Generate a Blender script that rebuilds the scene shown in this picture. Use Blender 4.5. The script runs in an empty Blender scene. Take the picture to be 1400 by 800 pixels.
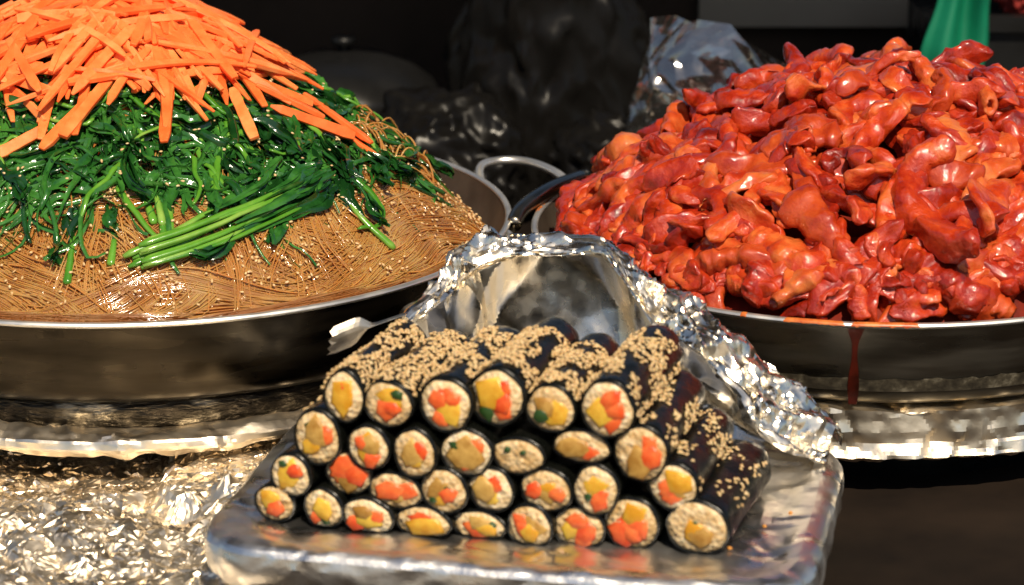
import bpy, math, random
import numpy as np
from mathutils import Vector, Matrix, noise

rng = np.random.default_rng(11)
random.seed(7)
S = bpy.context.scene
COL = S.collection

# ------------------------------------------------------------------ camera
cam_d = bpy.data.cameras.new('camera')
cam = bpy.data.objects.new('camera', cam_d); COL.objects.link(cam)
cam.location = (0, 0, .6466)
cam.rotation_euler = (math.radians(90 - 17), 0, 0)
cam_d.sensor_width = 36; cam_d.lens = 90
cam_d.clip_start = .05; cam_d.clip_end = 50
cam_d.dof.use_dof = True; cam_d.dof.focus_distance = 1.80; cam_d.dof.aperture_fstop = 7.5
S.camera = cam

# ------------------------------------------------------------------ sky, sun, exposure
SUN_EL, SUN_AZ = 52, 14            # sun stands behind the camera, a little to its right
w = bpy.data.worlds.new('World'); S.world = w; w.use_nodes = True
nt = w.node_tree; bg = nt.nodes['Background']
sky = nt.nodes.new('ShaderNodeTexSky'); sky.sky_type = 'NISHITA'; sky.sun_disc = False
sky.sun_elevation = math.radians(SUN_EL); sky.sun_rotation = math.radians(180 - SUN_AZ)
nt.links.new(sky.outputs[0], bg.inputs[0]); bg.inputs[1].default_value = .07
sun_d = bpy.data.lights.new('sun', 'SUN'); sun_d.energy = 4.6; sun_d.angle = math.radians(.6); sun_d.color = (1, .86, .66)
sun = bpy.data.objects.new('sun', sun_d); COL.objects.link(sun); sun.location = (.5, -1, 2)
sv = Vector((math.sin(math.radians(SUN_AZ)) * math.cos(math.radians(SUN_EL)), -math.cos(math.radians(SUN_AZ)) * math.cos(math.radians(SUN_EL)), math.sin(math.radians(SUN_EL))))
sun.rotation_euler = sv.to_track_quat('Z', 'Y').to_euler()
S.view_settings.view_transform = 'Standard'; S.view_settings.look = 'None'
S.view_settings.exposure = .15; S.view_settings.gamma = 1
S.render.engine = 'CYCLES'
S.cycles.use_denoising = True
S.cycles.max_bounces = 8; S.cycles.transparent_max_bounces = 12
S.cycles.caustics_reflective = False; S.cycles.caustics_refractive = False
S.cycles.sample_clamp_indirect = 6

# ------------------------------------------------------------------ materials
def mat(name, col=(.5, .5, .5), rough=.5, metal=0, sss=0, sssr=(.01, .004, .002), coat=0, spec=.5,
        cols=None, cscale=20, detail=4, objvar=0, bump=0, bscale=200, bdist=.001, btype='noise', rvar=None, coords='Object', stretch=None, transm=0, fine=0):
    m = bpy.data.materials.new(name); m.use_nodes = True
    nt = m.node_tree; N = nt.nodes; L = nt.links; b = N['Principled BSDF']
    b.inputs['Base Color'].default_value = (*col, 1); b.inputs['Roughness'].default_value = rough
    b.inputs['Metallic'].default_value = metal; b.inputs['Specular IOR Level'].default_value = spec
    b.inputs['Coat Weight'].default_value = coat; b.inputs['Coat Roughness'].default_value = .05
    b.inputs['Transmission Weight'].default_value = transm
    if sss:
        b.inputs['Subsurface Weight'].default_value = sss
        b.inputs['Subsurface Radius'].default_value = (1, .35, .15); b.inputs['Subsurface Scale'].default_value = sssr[0]
    tc = N.new('ShaderNodeTexCoord'); mp = N.new('ShaderNodeMapping'); L.new(tc.outputs[coords], mp.inputs[0])
    if stretch: mp.inputs['Scale'].default_value = stretch
    if objvar:
        oi = N.new('ShaderNodeObjectInfo'); vm = N.new('ShaderNodeVectorMath'); vm.operation = 'SCALE'
        cb = N.new('ShaderNodeCombineXYZ')
        for i in range(3): L.new(oi.outputs['Random'], cb.inputs[i])
        L.new(cb.outputs[0], vm.inputs[0]); vm.inputs['Scale'].default_value = 37
        L.new(vm.outputs[0], mp.inputs['Location'])
    if cols:
        n = N.new('ShaderNodeTexNoise'); n.inputs['Scale'].default_value = cscale; n.inputs['Detail'].default_value = detail
        n.inputs['Roughness'].default_value = .6
        L.new(mp.outputs[0], n.inputs['Vector'])
        r = N.new('ShaderNodeValToRGB'); e = r.color_ramp.elements
        e[0].position = cols[0][0]; e[0].color = (*cols[0][1], 1); e[1].position = cols[-1][0]; e[1].color = (*cols[-1][1], 1)
        for p, c in cols[1:-1]:
            q = e.new(p); q.color = (*c, 1)
        if objvar:
            ad = N.new('ShaderNodeMath'); ad.operation = 'MULTIPLY_ADD'; L.new(oi.outputs['Random'], ad.inputs[0])
            ad.inputs[1].default_value = objvar; ad.inputs[2].default_value = -objvar / 2
            a2 = N.new('ShaderNodeMath'); a2.operation = 'ADD'; L.new(n.outputs[0], a2.inputs[0]); L.new(ad.outputs[0], a2.inputs[1])
            L.new(a2.outputs[0], r.inputs[0])
        else: L.new(n.outputs[0], r.inputs[0])
        L.new(r.outputs[0], b.inputs['Base Color'])
    if rvar:
        n2 = N.new('ShaderNodeTexNoise'); n2.inputs['Scale'].default_value = rvar[0]; L.new(mp.outputs[0], n2.inputs['Vector'])
        mr = N.new('ShaderNodeMapRange'); mr.inputs['From Min'].default_value = .35; mr.inputs['From Max'].default_value = .65
        mr.inputs['To Min'].default_value = rvar[1]; mr.inputs['To Max'].default_value = rvar[2]
        L.new(n2.outputs[0], mr.inputs[0]); L.new(mr.outputs[0], b.inputs['Roughness'])
    if bump:
        if btype == 'noise':
            t = N.new('ShaderNodeTexNoise'); t.inputs['Detail'].default_value = 5
        else:
            t = N.new('ShaderNodeTexVoronoi'); t.feature = 'F1' if btype == 'cell' else 'DISTANCE_TO_EDGE'
        t.inputs['Scale'].default_value = bscale; L.new(mp.outputs[0], t.inputs['Vector'])
        bp = N.new('ShaderNodeBump'); bp.inputs['Strength'].default_value = bump; bp.inputs['Distance'].default_value = bdist
        L.new(t.outputs[0], bp.inputs['Height']); L.new(bp.outputs[0], b.inputs['Normal'])
        last = bp
        if fine:
            t2 = N.new('ShaderNodeTexNoise'); t2.inputs['Scale'].default_value = fine; t2.inputs['Detail'].default_value = 6; t2.inputs['Roughness'].default_value = .65
            L.new(mp.outputs[0], t2.inputs['Vector']); b2 = N.new('ShaderNodeBump'); b2.inputs['Strength'].default_value = .6; b2.inputs['Distance'].default_value = .0012
            L.new(t2.outputs[0], b2.inputs['Height']); L.new(bp.outputs[0], b2.inputs['Normal']); L.new(b2.outputs[0], b.inputs['Normal']); last = b2
        if coat and fine:
            b3 = N.new('ShaderNodeBump'); b3.inputs['Strength'].default_value = .22; b3.inputs['Distance'].default_value = .0012
            L.new(t2.outputs[0], b3.inputs['Height']); L.new(bp.outputs[0], b3.inputs['Normal']); L.new(b3.outputs[0], b.inputs['Coat Normal'])
        elif coat: L.new(bp.outputs[0], b.inputs['Coat Normal'])
    return m

M = {}
M['foil'] = mat('foil', (.96, .87, .72), .25, 1, bump=.3, bscale=130, bdist=.0008, rvar=(60, .18, .34))
M['foil_soft'] = mat('foil_soft', (.94, .91, .86), .33, 1, bump=.5, bscale=45, bdist=.003, rvar=(40, .26, .42))
M['foil_matte'] = mat('foil_matte', (.96, .84, .66), .40, 1, bump=.35, bscale=120, bdist=.001, rvar=(40, .30, .48))
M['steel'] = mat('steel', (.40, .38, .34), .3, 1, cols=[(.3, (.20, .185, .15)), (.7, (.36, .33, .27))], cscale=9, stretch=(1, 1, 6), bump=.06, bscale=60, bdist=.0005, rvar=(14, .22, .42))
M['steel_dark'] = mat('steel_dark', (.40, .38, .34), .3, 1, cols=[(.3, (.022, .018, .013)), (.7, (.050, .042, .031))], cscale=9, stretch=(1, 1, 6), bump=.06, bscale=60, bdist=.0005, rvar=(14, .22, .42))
M['steel_rim'] = mat('steel_rim', (.82, .80, .75), .34, .85, bump=.1, bscale=150, bdist=.0004, rvar=(40, .28, .45))
M['pan_inside'] = mat('pan_inside', (.16, .12, .09), .45, .6, cols=[(.3, (.07, .05, .035)), (.7, (.2, .16, .12))], cscale=14)
M['grime'] = mat('grime', (.10, .08, .055), .6, .4, cols=[(.40, (.035, .028, .018)), (.55, (.085, .07, .045)), (.68, (.24, .21, .15))], cscale=110, detail=6, bump=.5, bscale=300, bdist=.0008)
M['painted_shade'] = mat('painted_shade', (.03, .025, .02), .3, .8, cols=[(.4, (.018, .014, .010)), (.6, (.05, .042, .03)), (.72, (.35, .31, .24))], cscale=26, detail=3, stretch=(1, 1, 3), bump=.8, bscale=70, bdist=.004)  # overhang shade put into the colour, pale flecks standing in for glints
M['table'] = mat('table', (.014, .010, .007), .8, 0, spec=.12, cols=[(.35, (.006, .004, .003)), (.7, (.022, .014, .009))], cscale=7, bump=.1, bscale=40, rvar=(9, .7, .9))
M['street'] = mat('street', (.36, .29, .21), .9, cols=[(.3, (.30, .24, .17)), (.7, (.42, .34, .25))], cscale=3)
M['wall'] = mat('wall', (.03, .02, .012), .8, spec=.2, cols=[(.3, (.022, .013, .007)), (.7, (.05, .031, .018))], cscale=5)
M['panel'] = mat('panel', (.13, .12, .10), .7, cols=[(.3, (.22, .17, .11)), (.7, (.30, .24, .16))], cscale=4)
M['unseen_awning'] = mat('unseen_awning', (.05, .045, .04), .9)
M['black_plastic'] = mat('black_plastic', (.006, .0055, .005), .3, spec=.13, rvar=(30, .22, .45))
M['black'] = mat('black', (.008, .008, .008), .35, spec=.25, rvar=(20, .25, .5))
M['green'] = mat('green', (.0, .17, .085), .5, cols=[(.3, (.0, .12, .06)), (.7, (.002, .20, .10))], cscale=12, bump=.2, bscale=900, bdist=.0005)
M['red'] = mat('red_cloth', (.35, .03, .02), .7)
M['carrot'] = mat('carrot', (.9, .19, .02), .45, spec=.2, sss=.25, sssr=(.006,), cols=[(.25, (.88, .13, .024)), (.55, (.97, .21, .05)), (.8, (1, .32, .10))], cscale=60, objvar=.35, bump=.25, bscale=240, bdist=.0006, stretch=(1, 1, 1))
M['stem'] = mat('stem', (.10, .28, .03), .2, sss=.1, sssr=(.004,), coat=.3, cols=[(.25, (.05, .20, .012)), (.55, (.12, .32, .03)), (.8, (.27, .44, .08))], cscale=28, objvar=.4, bump=.2, bscale=260, bdist=.0006)
M['leaf'] = mat('leaf', (.012, .06, .012), .16, coat=.4, cols=[(.3, (.006, .036, .007)), (.55, (.016, .090, .014)), (.8, (.05, .19, .028))], cscale=50, objvar=.4, bump=.6, bscale=190, bdist=.001)
M['noodle'] = mat('noodle', (.42, .17, .045), .10, sss=.5, sssr=(.012,), coat=.8, cols=[(.25, (.44, .135, .028)), (.5, (.60, .225, .055)), (.75, (.76, .39, .135))], cscale=30, detail=5)
M['noodle_base'] = mat('noodle_base', (.34, .13, .03), .2, sss=.5, sssr=(.012,), coat=.5, cols=[(.3, (.36, .11, .02)), (.7, (.54, .20, .045))], cscale=60, bump=.6, bscale=120, bdist=.002)
M['sesame'] = mat('sesame', (.72, .48, .22), .45, sss=.2, sssr=(.001,), cols=[(.3, (.60, .36, .13)), (.7, (.82, .62, .35))], cscale=300)
M['sauce'] = mat('sauce', (.22, .014, .004), .6, spec=.15, cols=[(.3, (.08, .005, .002)), (.7, (.26, .02, .005))], cscale=40, bump=.3, bscale=90, bdist=.002)
meatcols = [(.24, (.15, .006, .0015)), (.42, (.36, .019, .004)), (.58, (.53, .050, .008)), (.76, (.68, .15, .030))]
M['meat'] = mat('meat', (.5, .05, .01), .35, spec=.3, sss=.05, sssr=(.006,), coat=1.0, cols=meatcols, cscale=75, detail=8, objvar=.28, bump=.7, bscale=170, bdist=.0022, fine=420)
M['skin'] = mat('skin', (.6, .14, .04), .4, spec=.2, sss=.12, sssr=(.008,), coat=1.0, cols=[(.25, (.34, .022, .004)), (.5, (.54, .075, .015)), (.75, (.68, .20, .050))], cscale=65, detail=8, objvar=.3, bump=.5, bscale=140, bdist=.0016, fine=460)
M['nori'] = mat('nori', (.006, .007, .006), .3, cols=[(.3, (.0025, .003, .0025)), (.7, (.006, .0065, .005))], cscale=60, bump=.4, bscale=160, bdist=.0012, spec=.32, rvar=(70, .18, .38))
M['rice'] = mat('rice', (.78, .62, .40), .55, sss=.1, sssr=(.003,), cols=[(.3, (.56, .35, .14)), (.55, (.80, .60, .34)), (.75, (.90, .76, .54))], cscale=190, bump=.9, bscale=300, bdist=.0014, btype='cell', objvar=.2)
M['radish'] = mat('radish', (.78, .42, .03), .35, sss=.25, sssr=(.004,), cols=[(.3, (.66, .30, .015)), (.7, (.86, .55, .07))], cscale=120, bump=.4, bscale=220, objvar=.3)
M['burdock'] = mat('burdock', (.50, .27, .05), .45, cols=[(.3, (.36, .17, .025)), (.7, (.62, .38, .10))], cscale=150, bump=.5, bscale=260, objvar=.3)
M['carrot_fill'] = mat('carrot_fill', (.88, .13, .03), .35, sss=.2, sssr=(.003,), cols=[(.3, (.78, .07, .012)), (.7, (.92, .20, .05))], cscale=140, bump=.4, bscale=260, objvar=.2)
M['green_fill'] = mat('green_fill', (.02, .06, .01), .4)
M['drip'] = mat('drip', (.12, .012, .003), .3, cols=[(.35, (.02, .003, .001)), (.65, (.075, .008, .003))], cscale=60)
M['smear'] = mat('smear', (.6, .12, .02), .35, cols=[(.3, (.42, .05, .006)), (.7, (.75, .26, .06))], cscale=90)
M['crumb'] = mat('crumb', (.75, .32, .06), .5)
m = bpy.data.materials.new('clear_film'); m.use_nodes = True; n_ = m.node_tree
for x in list(n_.nodes): n_.nodes.remove(x)
o_ = n_.nodes.new('ShaderNodeOutputMaterial'); t_ = n_.nodes.new('ShaderNodeBsdfTransparent'); g_ = n_.nodes.new('ShaderNodeBsdfGlossy')
g_.inputs['Roughness'].default_value = .07; d_ = n_.nodes.new('ShaderNodeBsdfDiffuse'); d_.inputs[0].default_value = (.55, .52, .48, 1)
a1 = n_.nodes.new('ShaderNodeMixShader'); a1.inputs[0].default_value = .06; n_.links.new(g_.outputs[0], a1.inputs[1]); n_.links.new(d_.outputs[0], a1.inputs[2])
a2 = n_.nodes.new('ShaderNodeMixShader'); a2.inputs[0].default_value = .30; n_.links.new(t_.outputs[0], a2.inputs[1]); n_.links.new(a1.outputs[0], a2.inputs[2])
n_.links.new(a2.outputs[0], o_.inputs[0]); M['clear_film'] = m

# ------------------------------------------------------------------ helpers
def link(o, parent=None):
    COL.objects.link(o)
    if parent is not None: o.parent = parent
    return o
def mesh(name, V, F, material, parent=None, smooth=True):
    me = bpy.data.meshes.new(name)
    me.from_pydata([tuple(map(float, v)) for v in V], [], [tuple(int(i) for i in f) for f in F])
    me.materials.append(M[material])
    if smooth: me.polygons.foreach_set('use_smooth', [True] * len(me.polygons))
    me.update()
    return link(bpy.data.objects.new(name, me), parent)
def big_mesh(name, V, F, material, parent=None, smooth=True):
    """V (n,3) and F (m,k) arrays, fast"""
    V = np.asarray(V, np.float32); F = np.asarray(F, np.int32); k = F.shape[1]
    me = bpy.data.meshes.new(name)
    me.vertices.add(len(V)); me.vertices.foreach_set('co', V.ravel())
    me.loops.add(F.size); me.loops.foreach_set('vertex_index', F.ravel())
    me.polygons.add(len(F)); me.polygons.foreach_set('loop_start', np.arange(0, F.size, k, dtype=np.int32))
    me.polygons.foreach_set('use_smooth', np.full(len(F), smooth))
    me.materials.append(M[material]); me.update(calc_edges=True); me.validate()
    if name.startswith(('foil', 'clear')):
        me.polygons.foreach_set('use_smooth', np.full(len(F), True)); me.set_sharp_from_angle(angle=.22)
    return link(bpy.data.objects.new(name, me), parent)
def empty(name, loc=(0, 0, 0), rz=0):
    o = bpy.data.objects.new(name, None); o.location = loc; o.rotation_euler = (0, 0, rz); o.empty_display_size = .02
    return link(o)
def tag(o, label, cat, group=None):
    o['label'] = label; o['category'] = cat
    if group: o['group'] = group
    return o
def struct(o): o['kind'] = 'structure'; return o
def box(x0, x1, y0, y1, z0, z1):
    V = [(x, y, z) for x in (x0, x1) for y in (y0, y1) for z in (z0, z1)]
    F = [(0, 1, 3, 2), (4, 6, 7, 5), (0, 4, 5, 1), (2, 3, 7, 6), (0, 2, 6, 4), (1, 5, 7, 3)]
    return V, F
def lathe(profile, n=96):
    V = [(r * math.cos(2 * math.pi * i / n), r * math.sin(2 * math.pi * i / n), z) for r, z in profile for i in range(n)]
    F = [(a * n + i, a * n + (i + 1) % n, (a + 1) * n + (i + 1) % n, (a + 1) * n + i) for a in range(len(profile) - 1) for i in range(n)]
    return V, F
def tubes(P, rw, rt=None, ns=4, up=(0, 0, 1), cap=False):
    """P (m,n,3) centre lines; rw/rt half width / half thickness, scalar, (n,) or (m,n)"""
    P = np.asarray(P, float)
    if P.ndim == 2: P = P[None]
    m, n, _ = P.shape
    rt = rw if rt is None else rt
    rw = np.broadcast_to(np.asarray(rw, float), (m, n)); rt = np.broadcast_to(np.asarray(rt, float), (m, n))
    T = np.gradient(P, axis=1); T /= np.linalg.norm(T, axis=2, keepdims=True) + 1e-9
    U = np.broadcast_to(np.asarray(up, float), P.shape)
    Sd = np.cross(T, U); Sd /= np.linalg.norm(Sd, axis=2, keepdims=True) + 1e-9
    Un = np.cross(Sd, T)
    a = np.arange(ns) * 2 * np.pi / ns + np.pi / ns
    V = P[:, :, None] + Sd[:, :, None] * (np.cos(a)[None, None, :, None] * rw[:, :, None, None]) + Un[:, :, None] * (np.sin(a)[None, None, :, None] * rt[:, :, None, None])
    V = V.reshape(-1, 3)
    i = np.arange(n - 1)[:, None]; j = np.arange(ns)[None]
    q = np.stack([i * ns + j, i * ns + (j + 1) % ns, (i + 1) * ns + (j + 1) % ns, (i + 1) * ns + j], -1).reshape(-1, 4)
    F = (q[None] + (np.arange(m) * n * ns)[:, None, None]).reshape(-1, 4)
    F = [tuple(f) for f in F] if cap else F
    if cap:
        for k in range(m):
            F.append(tuple(range(k * n * ns, k * n * ns + ns))[::-1]); F.append(tuple(range((k + 1) * n * ns - ns, (k + 1) * n * ns)))
    return V, F
def spline(pts, n):
    pts = np.asarray(pts, float); k = len(pts)
    pp = np.vstack([2 * pts[0] - pts[1], pts, 2 * pts[-1] - pts[-2]])
    t = np.linspace(0, k - 1 - 1e-6, n); i = t.astype(int); f = (t - i)[:, None]
    a, b, c, d = pp[i], pp[i + 1], pp[i + 2], pp[i + 3]
    return .5 * (2 * b + (c - a) * f + (2 * a - 5 * b + 4 * c - d) * f * f + (3 * b - a - 3 * c + d) * f ** 3)
def crumple(V, T, amps, keep=.35, wt=None):
    """split every triangle in four and push the new points off the surface: creased foil"""
    V = np.asarray(V, float); T = np.asarray(T, int)
    for amp in amps:
        fn = np.cross(V[T[:, 1]] - V[T[:, 0]], V[T[:, 2]] - V[T[:, 0]])
        vn = np.zeros_like(V)
        for k in range(3): np.add.at(vn, T[:, k], fn)
        vn /= np.linalg.norm(vn, axis=1, keepdims=True) + 1e-12
        E = np.sort(np.vstack([T[:, [0, 1]], T[:, [1, 2]], T[:, [2, 0]]]), axis=1)
        U, inv = np.unique(E, axis=0, return_inverse=True); inv = inv.ravel()
        nm = (vn[U[:, 0]] + vn[U[:, 1]]); nm /= np.linalg.norm(nm, axis=1, keepdims=True) + 1e-12
        f = rng.uniform(.38, .62, (len(U), 1))
        d = rng.normal(0, amp, (len(U), 1)) * (rng.random((len(U), 1)) > keep)
        if wt is not None:
            wm = (wt[U[:, 0]] + wt[U[:, 1]]) / 2; d = d * wm[:, None]; wt = np.r_[wt, wm]
        mid = V[U[:, 0]] * f + V[U[:, 1]] * (1 - f) + nm * d
        k = len(V); V = np.vstack([V, mid]); nT = len(T)
        a, b, c = inv[:nT] + k, inv[nT:2 * nT] + k, inv[2 * nT:] + k
        T = np.vstack([np.c_[T[:, 0], a, c], np.c_[a, T[:, 1], b], np.c_[c, b, T[:, 2]], np.c_[a, b, c]])
    return V, T
def grid_tris(nu, nv, close=False):
    T = []
    for i in range(nu - 1 + (1 if close else 0)):
        for j in range(nv - 1):
            a, b, c, d = i * nv + j, ((i + 1) % nu) * nv + j, ((i + 1) % nu) * nv + j + 1, i * nv + j + 1
            T += [(a, b, c), (a, c, d)] if random.random() < .5 else [(a, b, d), (b, c, d)]
    return np.array(T)
def folds(A, B, spans, loops=None):
    """height of creased foil over coordinates A,B (metres): many straight tent folds, long and short"""
    sh = A.shape; a = A.ravel(); b = B.ravel(); h = np.zeros_like(a)
    a0, a1, b0, b1 = a.min(), a.max(), b.min(), b.max()
    for cnt, ln, wd, amp in spans:
        for _ in range(cnt):
            ca, cb = random.uniform(a0, a1), random.uniform(b0, b1); L_ = ln * random.uniform(.5, 1.6); W_ = wd * random.uniform(.5, 1.5)
            near = (np.abs(a - ca) < L_ + W_) & (np.abs(b - cb) < L_ + W_)
            if not near.any(): continue
            ph = random.uniform(0, math.pi); c_, s_ = math.cos(ph), math.sin(ph)
            x = (a[near] - ca) * c_ + (b[near] - cb) * s_; y = -(a[near] - ca) * s_ + (b[near] - cb) * c_
            k = random.uniform(.25, 4); side = np.where(y > 0, y / (W_ * k ** .5), -y / (W_ / k ** .5))
            h[near] += random.choice((-1, 1)) * amp * random.uniform(.4, 1.4) * np.clip(1 - side, 0, 1) * np.clip(1.25 - np.abs(x) / L_, 0, 1) ** .7
    return h.reshape(sh)
def grid_quads(nu, nv, close=False):
    i = np.arange(nu - (0 if close else 1))[:, None]; j = np.arange(nv - 1)[None]
    i2 = (i + 1) % nu
    return np.stack([i * nv + j, i2 * nv + j, i2 * nv + j + 1, i * nv + j + 1], -1).reshape(-1, 4)
def grid_normals(G, close=False):
    du = (np.roll(G, -1, 0) - np.roll(G, 1, 0)) if close else np.gradient(G, axis=0)
    N_ = np.cross(du, np.gradient(G, axis=1)); return N_ / (np.linalg.norm(N_, axis=2, keepdims=True) + 1e-12)
ICO_V, ICO_F = None, None
def _ico():
    p = (1 + 5 ** .5) / 2
    V = np.array([(-1, p, 0), (1, p, 0), (-1, -p, 0), (1, -p, 0), (0, -1, p), (0, 1, p), (0, -1, -p), (0, 1, -p), (p, 0, -1), (p, 0, 1), (-p, 0, -1), (-p, 0, 1)], float)
    V /= np.linalg.norm(V[0])
    F = np.array([(0, 11, 5), (0, 5, 1), (0, 1, 7), (0, 7, 10), (0, 10, 11), (1, 5, 9), (5, 11, 4), (11, 10, 2), (10, 7, 6), (7, 1, 8), (3, 9, 4), (3, 4, 2), (3, 2, 6), (3, 6, 8), (3, 8, 9), (4, 9, 5), (2, 4, 11), (6, 2, 10), (8, 6, 7), (9, 8, 1)])
    return V, F
ICO_V, ICO_F = _ico()
def seeds(P, Nrm, size=1.0):
    """sesame seeds lying on points P with surface normals Nrm"""
    P = np.asarray(P, float); Nrm = np.asarray(Nrm, float); k = len(P)
    Nrm = Nrm + rng.normal(0, .25, Nrm.shape); Nrm /= np.linalg.norm(Nrm, axis=1, keepdims=True)
    t = np.cross(Nrm, rng.normal(0, 1, (k, 3))); t /= np.linalg.norm(t, axis=1, keepdims=True); b = np.cross(Nrm, t)
    L_ = .00165 * size * rng.uniform(.85, 1.2, k); W_ = .00098 * size * rng.uniform(.85, 1.15, k); H_ = .0006 * size
    x = ICO_V[:, 0]; taper = 1 - .35 * x
    V = P[:, None] + Nrm[:, None] * .0004 + t[:, None] * (x[None] * L_[:, None])[..., None] + b[:, None] * ((ICO_V[:, 1] * taper)[None] * W_[:, None])[..., None] + Nrm[:, None] * (ICO_V[:, 2] * taper * H_)[None, :, None]
    F = (ICO_F[None] + (np.arange(k) * 12)[:, None, None]).reshape(-1, 3)
    return V.reshape(-1, 3), F
def nz(x, y, s, z=0.): return noise.noise(Vector((x * s, y * s, z)))

# ------------------------------------------------------------------ the setting
struct(mesh('stall_counter', *box(-1.6, 1.6, 1.15, 2.95, -.03, 0), 'table', smooth=False))
struct(mesh('street', *box(-9, 9, -9, 1.10, -.9, -.85), 'street', smooth=False))
struct(mesh('stall_wall', *box(-1.6, 1.6, 2.72, 2.80, .0, .42), 'wall', smooth=False))
struct(mesh('wall_board', *box(.20, .46, 2.70, 2.718, .118, .40), 'panel', smooth=False))
struct(mesh('unseen_awning', *box(-1.8, 1.8, 1.62, 3.0, 1.30, 1.32), 'unseen_awning', smooth=False))  # out of view, added overhead to keep the background in shade

# ------------------------------------------------------------------ pans
LC = (-.2805, 1.899); LR = .28
RC = (.262, 1.865); RR = .247
ZR, ZB = .13, .066
def make_pan(name, c, R, label, wall):
    root = tag(empty(name, (c[0], c[1], ZB)), label, 'pan')
    h = ZR - ZB; rb = R - .014
    prof = [(.02, .001), (rb - .02, .001), (rb - .006, .0015), (rb, .006), (rb + .002, .012), (R - .002, h - .004)]
    mesh('outer_wall', *lathe(prof, 160), wall, root)
    mesh('inner_wall', *lathe([(R - .0045, h - .003), (rb - .003, .008), (rb - .02, .004), (.02, .004)], 128), 'pan_inside', root)
    t = .0026
    V, F = lathe([(R - .002 + t * math.cos(a), h - .002 + t * .8 * math.sin(a)) for a in np.linspace(0, 2 * math.pi, 11)], 192)
    mesh('rim', V, F, 'steel_rim', root)
    return root
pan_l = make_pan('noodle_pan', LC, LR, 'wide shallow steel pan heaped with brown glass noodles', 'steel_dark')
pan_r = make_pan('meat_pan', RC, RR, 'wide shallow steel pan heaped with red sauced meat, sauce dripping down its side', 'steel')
# grime round the foot of the right pan, sauce on its wall and rim, its loop handle
def wall_strip(c, R, th0, th1, z0, z1, off, nth, nzz, wfun=None):
    rb = R - .014; V = []
    for i in range(nth):
        for j in range(nzz):
            t = i / (nth - 1); s_ = j / (nzz - 1)
            th = th0 + (th1 - th0) * t
            if wfun: th = wfun(t, s_)
            z = z0 + (z1 - z0) * s_
            k = min(1, max(0, (z - .012) / (ZR - ZB - .016)))
            r = (rb + .002) + (R - .004 - rb) * k + off
            V.append((r * math.cos(th), r * math.sin(th), z))
    F = [(i * nzz + j, (i + 1) * nzz + j, (i + 1) * nzz + j + 1, i * nzz + j + 1) for i in range(nth - 1) for j in range(nzz - 1)]
    return V, F
def grime_w(V, top):
    out = []
    for x, y, z in V:
        if z > top - .001:
            z = top + .002 * nz(x, y, 60) + .0015 * nz(x, y, 160)
        out.append((x, y, z))
    return out
V, F = wall_strip(RC, RR, math.radians(-175), math.radians(-5), .0125, .022, .0006, 260, 4)
mesh('burnt_crust', grime_w(V, .022), F, 'grime', pan_r)
th_d = math.atan2(-.2447, -.0335)
def dw(t, s_):
    wd = .0028 + .0010 * math.sin(s_ * 7) + .004 * max(0, s_ - .78) ** 1.2 * 4
    return th_d + (t - .5) * 2 * wd / .24
V, F = wall_strip(RC, RR, 0, 0, .003, ZR - ZB - .003, .0013, 7, 24, dw)
mesh('sauce_drip', V, F, 'drip', pan_r)
def rim_smear(th0, th1, n=40):
    V = []
    for i in range(n):
        th = th0 + (th1 - th0) * i / (n - 1); e_ = math.sin(math.pi * i / (n - 1)) ** .4
        for a in np.linspace(.1, 2.0, 6) - .9 * max(0, noise.noise(Vector((i * .35, th0, 0)))):
            r = RR - .002 + .0029 * math.cos(a); z = ZR - ZB - .002 + .0024 * math.sin(a) - .0006 * (1 - e_)
            V.append((r * math.cos(th), r * math.sin(th), z))
    F = [(i * 6 + j, (i + 1) * 6 + j, (i + 1) * 6 + j + 1, i * 6 + j + 1) for i in range(n - 1) for j in range(5)]
    return V, F
for d0, d1 in ((-116, -115), (-109, -99.5), (-98.5, -88), (150, 171)):
    mesh('sauce_smear', *rim_smear(math.radians(d0), math.radians(d1)), 'smear', pan_r)
hp = [(.058, 1.985, .120), (.036, 2.031, .128), (.0121, 2.0604, .130), (-.0121, 2.0629, .130), (-.0265, 2.045, .128), (-.021, 2.015, .112), (-.006, 1.965, .098), (.012, 1.92, .092), (.022, 1.905, .092)]
hp = np.array(hp) - np.array([RC[0], RC[1], ZB])
V, F = tubes(spline(hp, 60), .0035, ns=10, cap=True)
mesh('handle', V, F, 'steel_rim', pan_r)
hp = np.array([(.001, 1.878, .126), (.008, 1.900, .133), (.030, 1.940, .138), (.058, 1.985, .137)]) - np.array([RC[0], RC[1], ZB])
V, F = tubes(spline(hp, 20), .0062, ns=12, cap=True)
mesh('grip', V, F, 'steel', pan_r)

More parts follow.
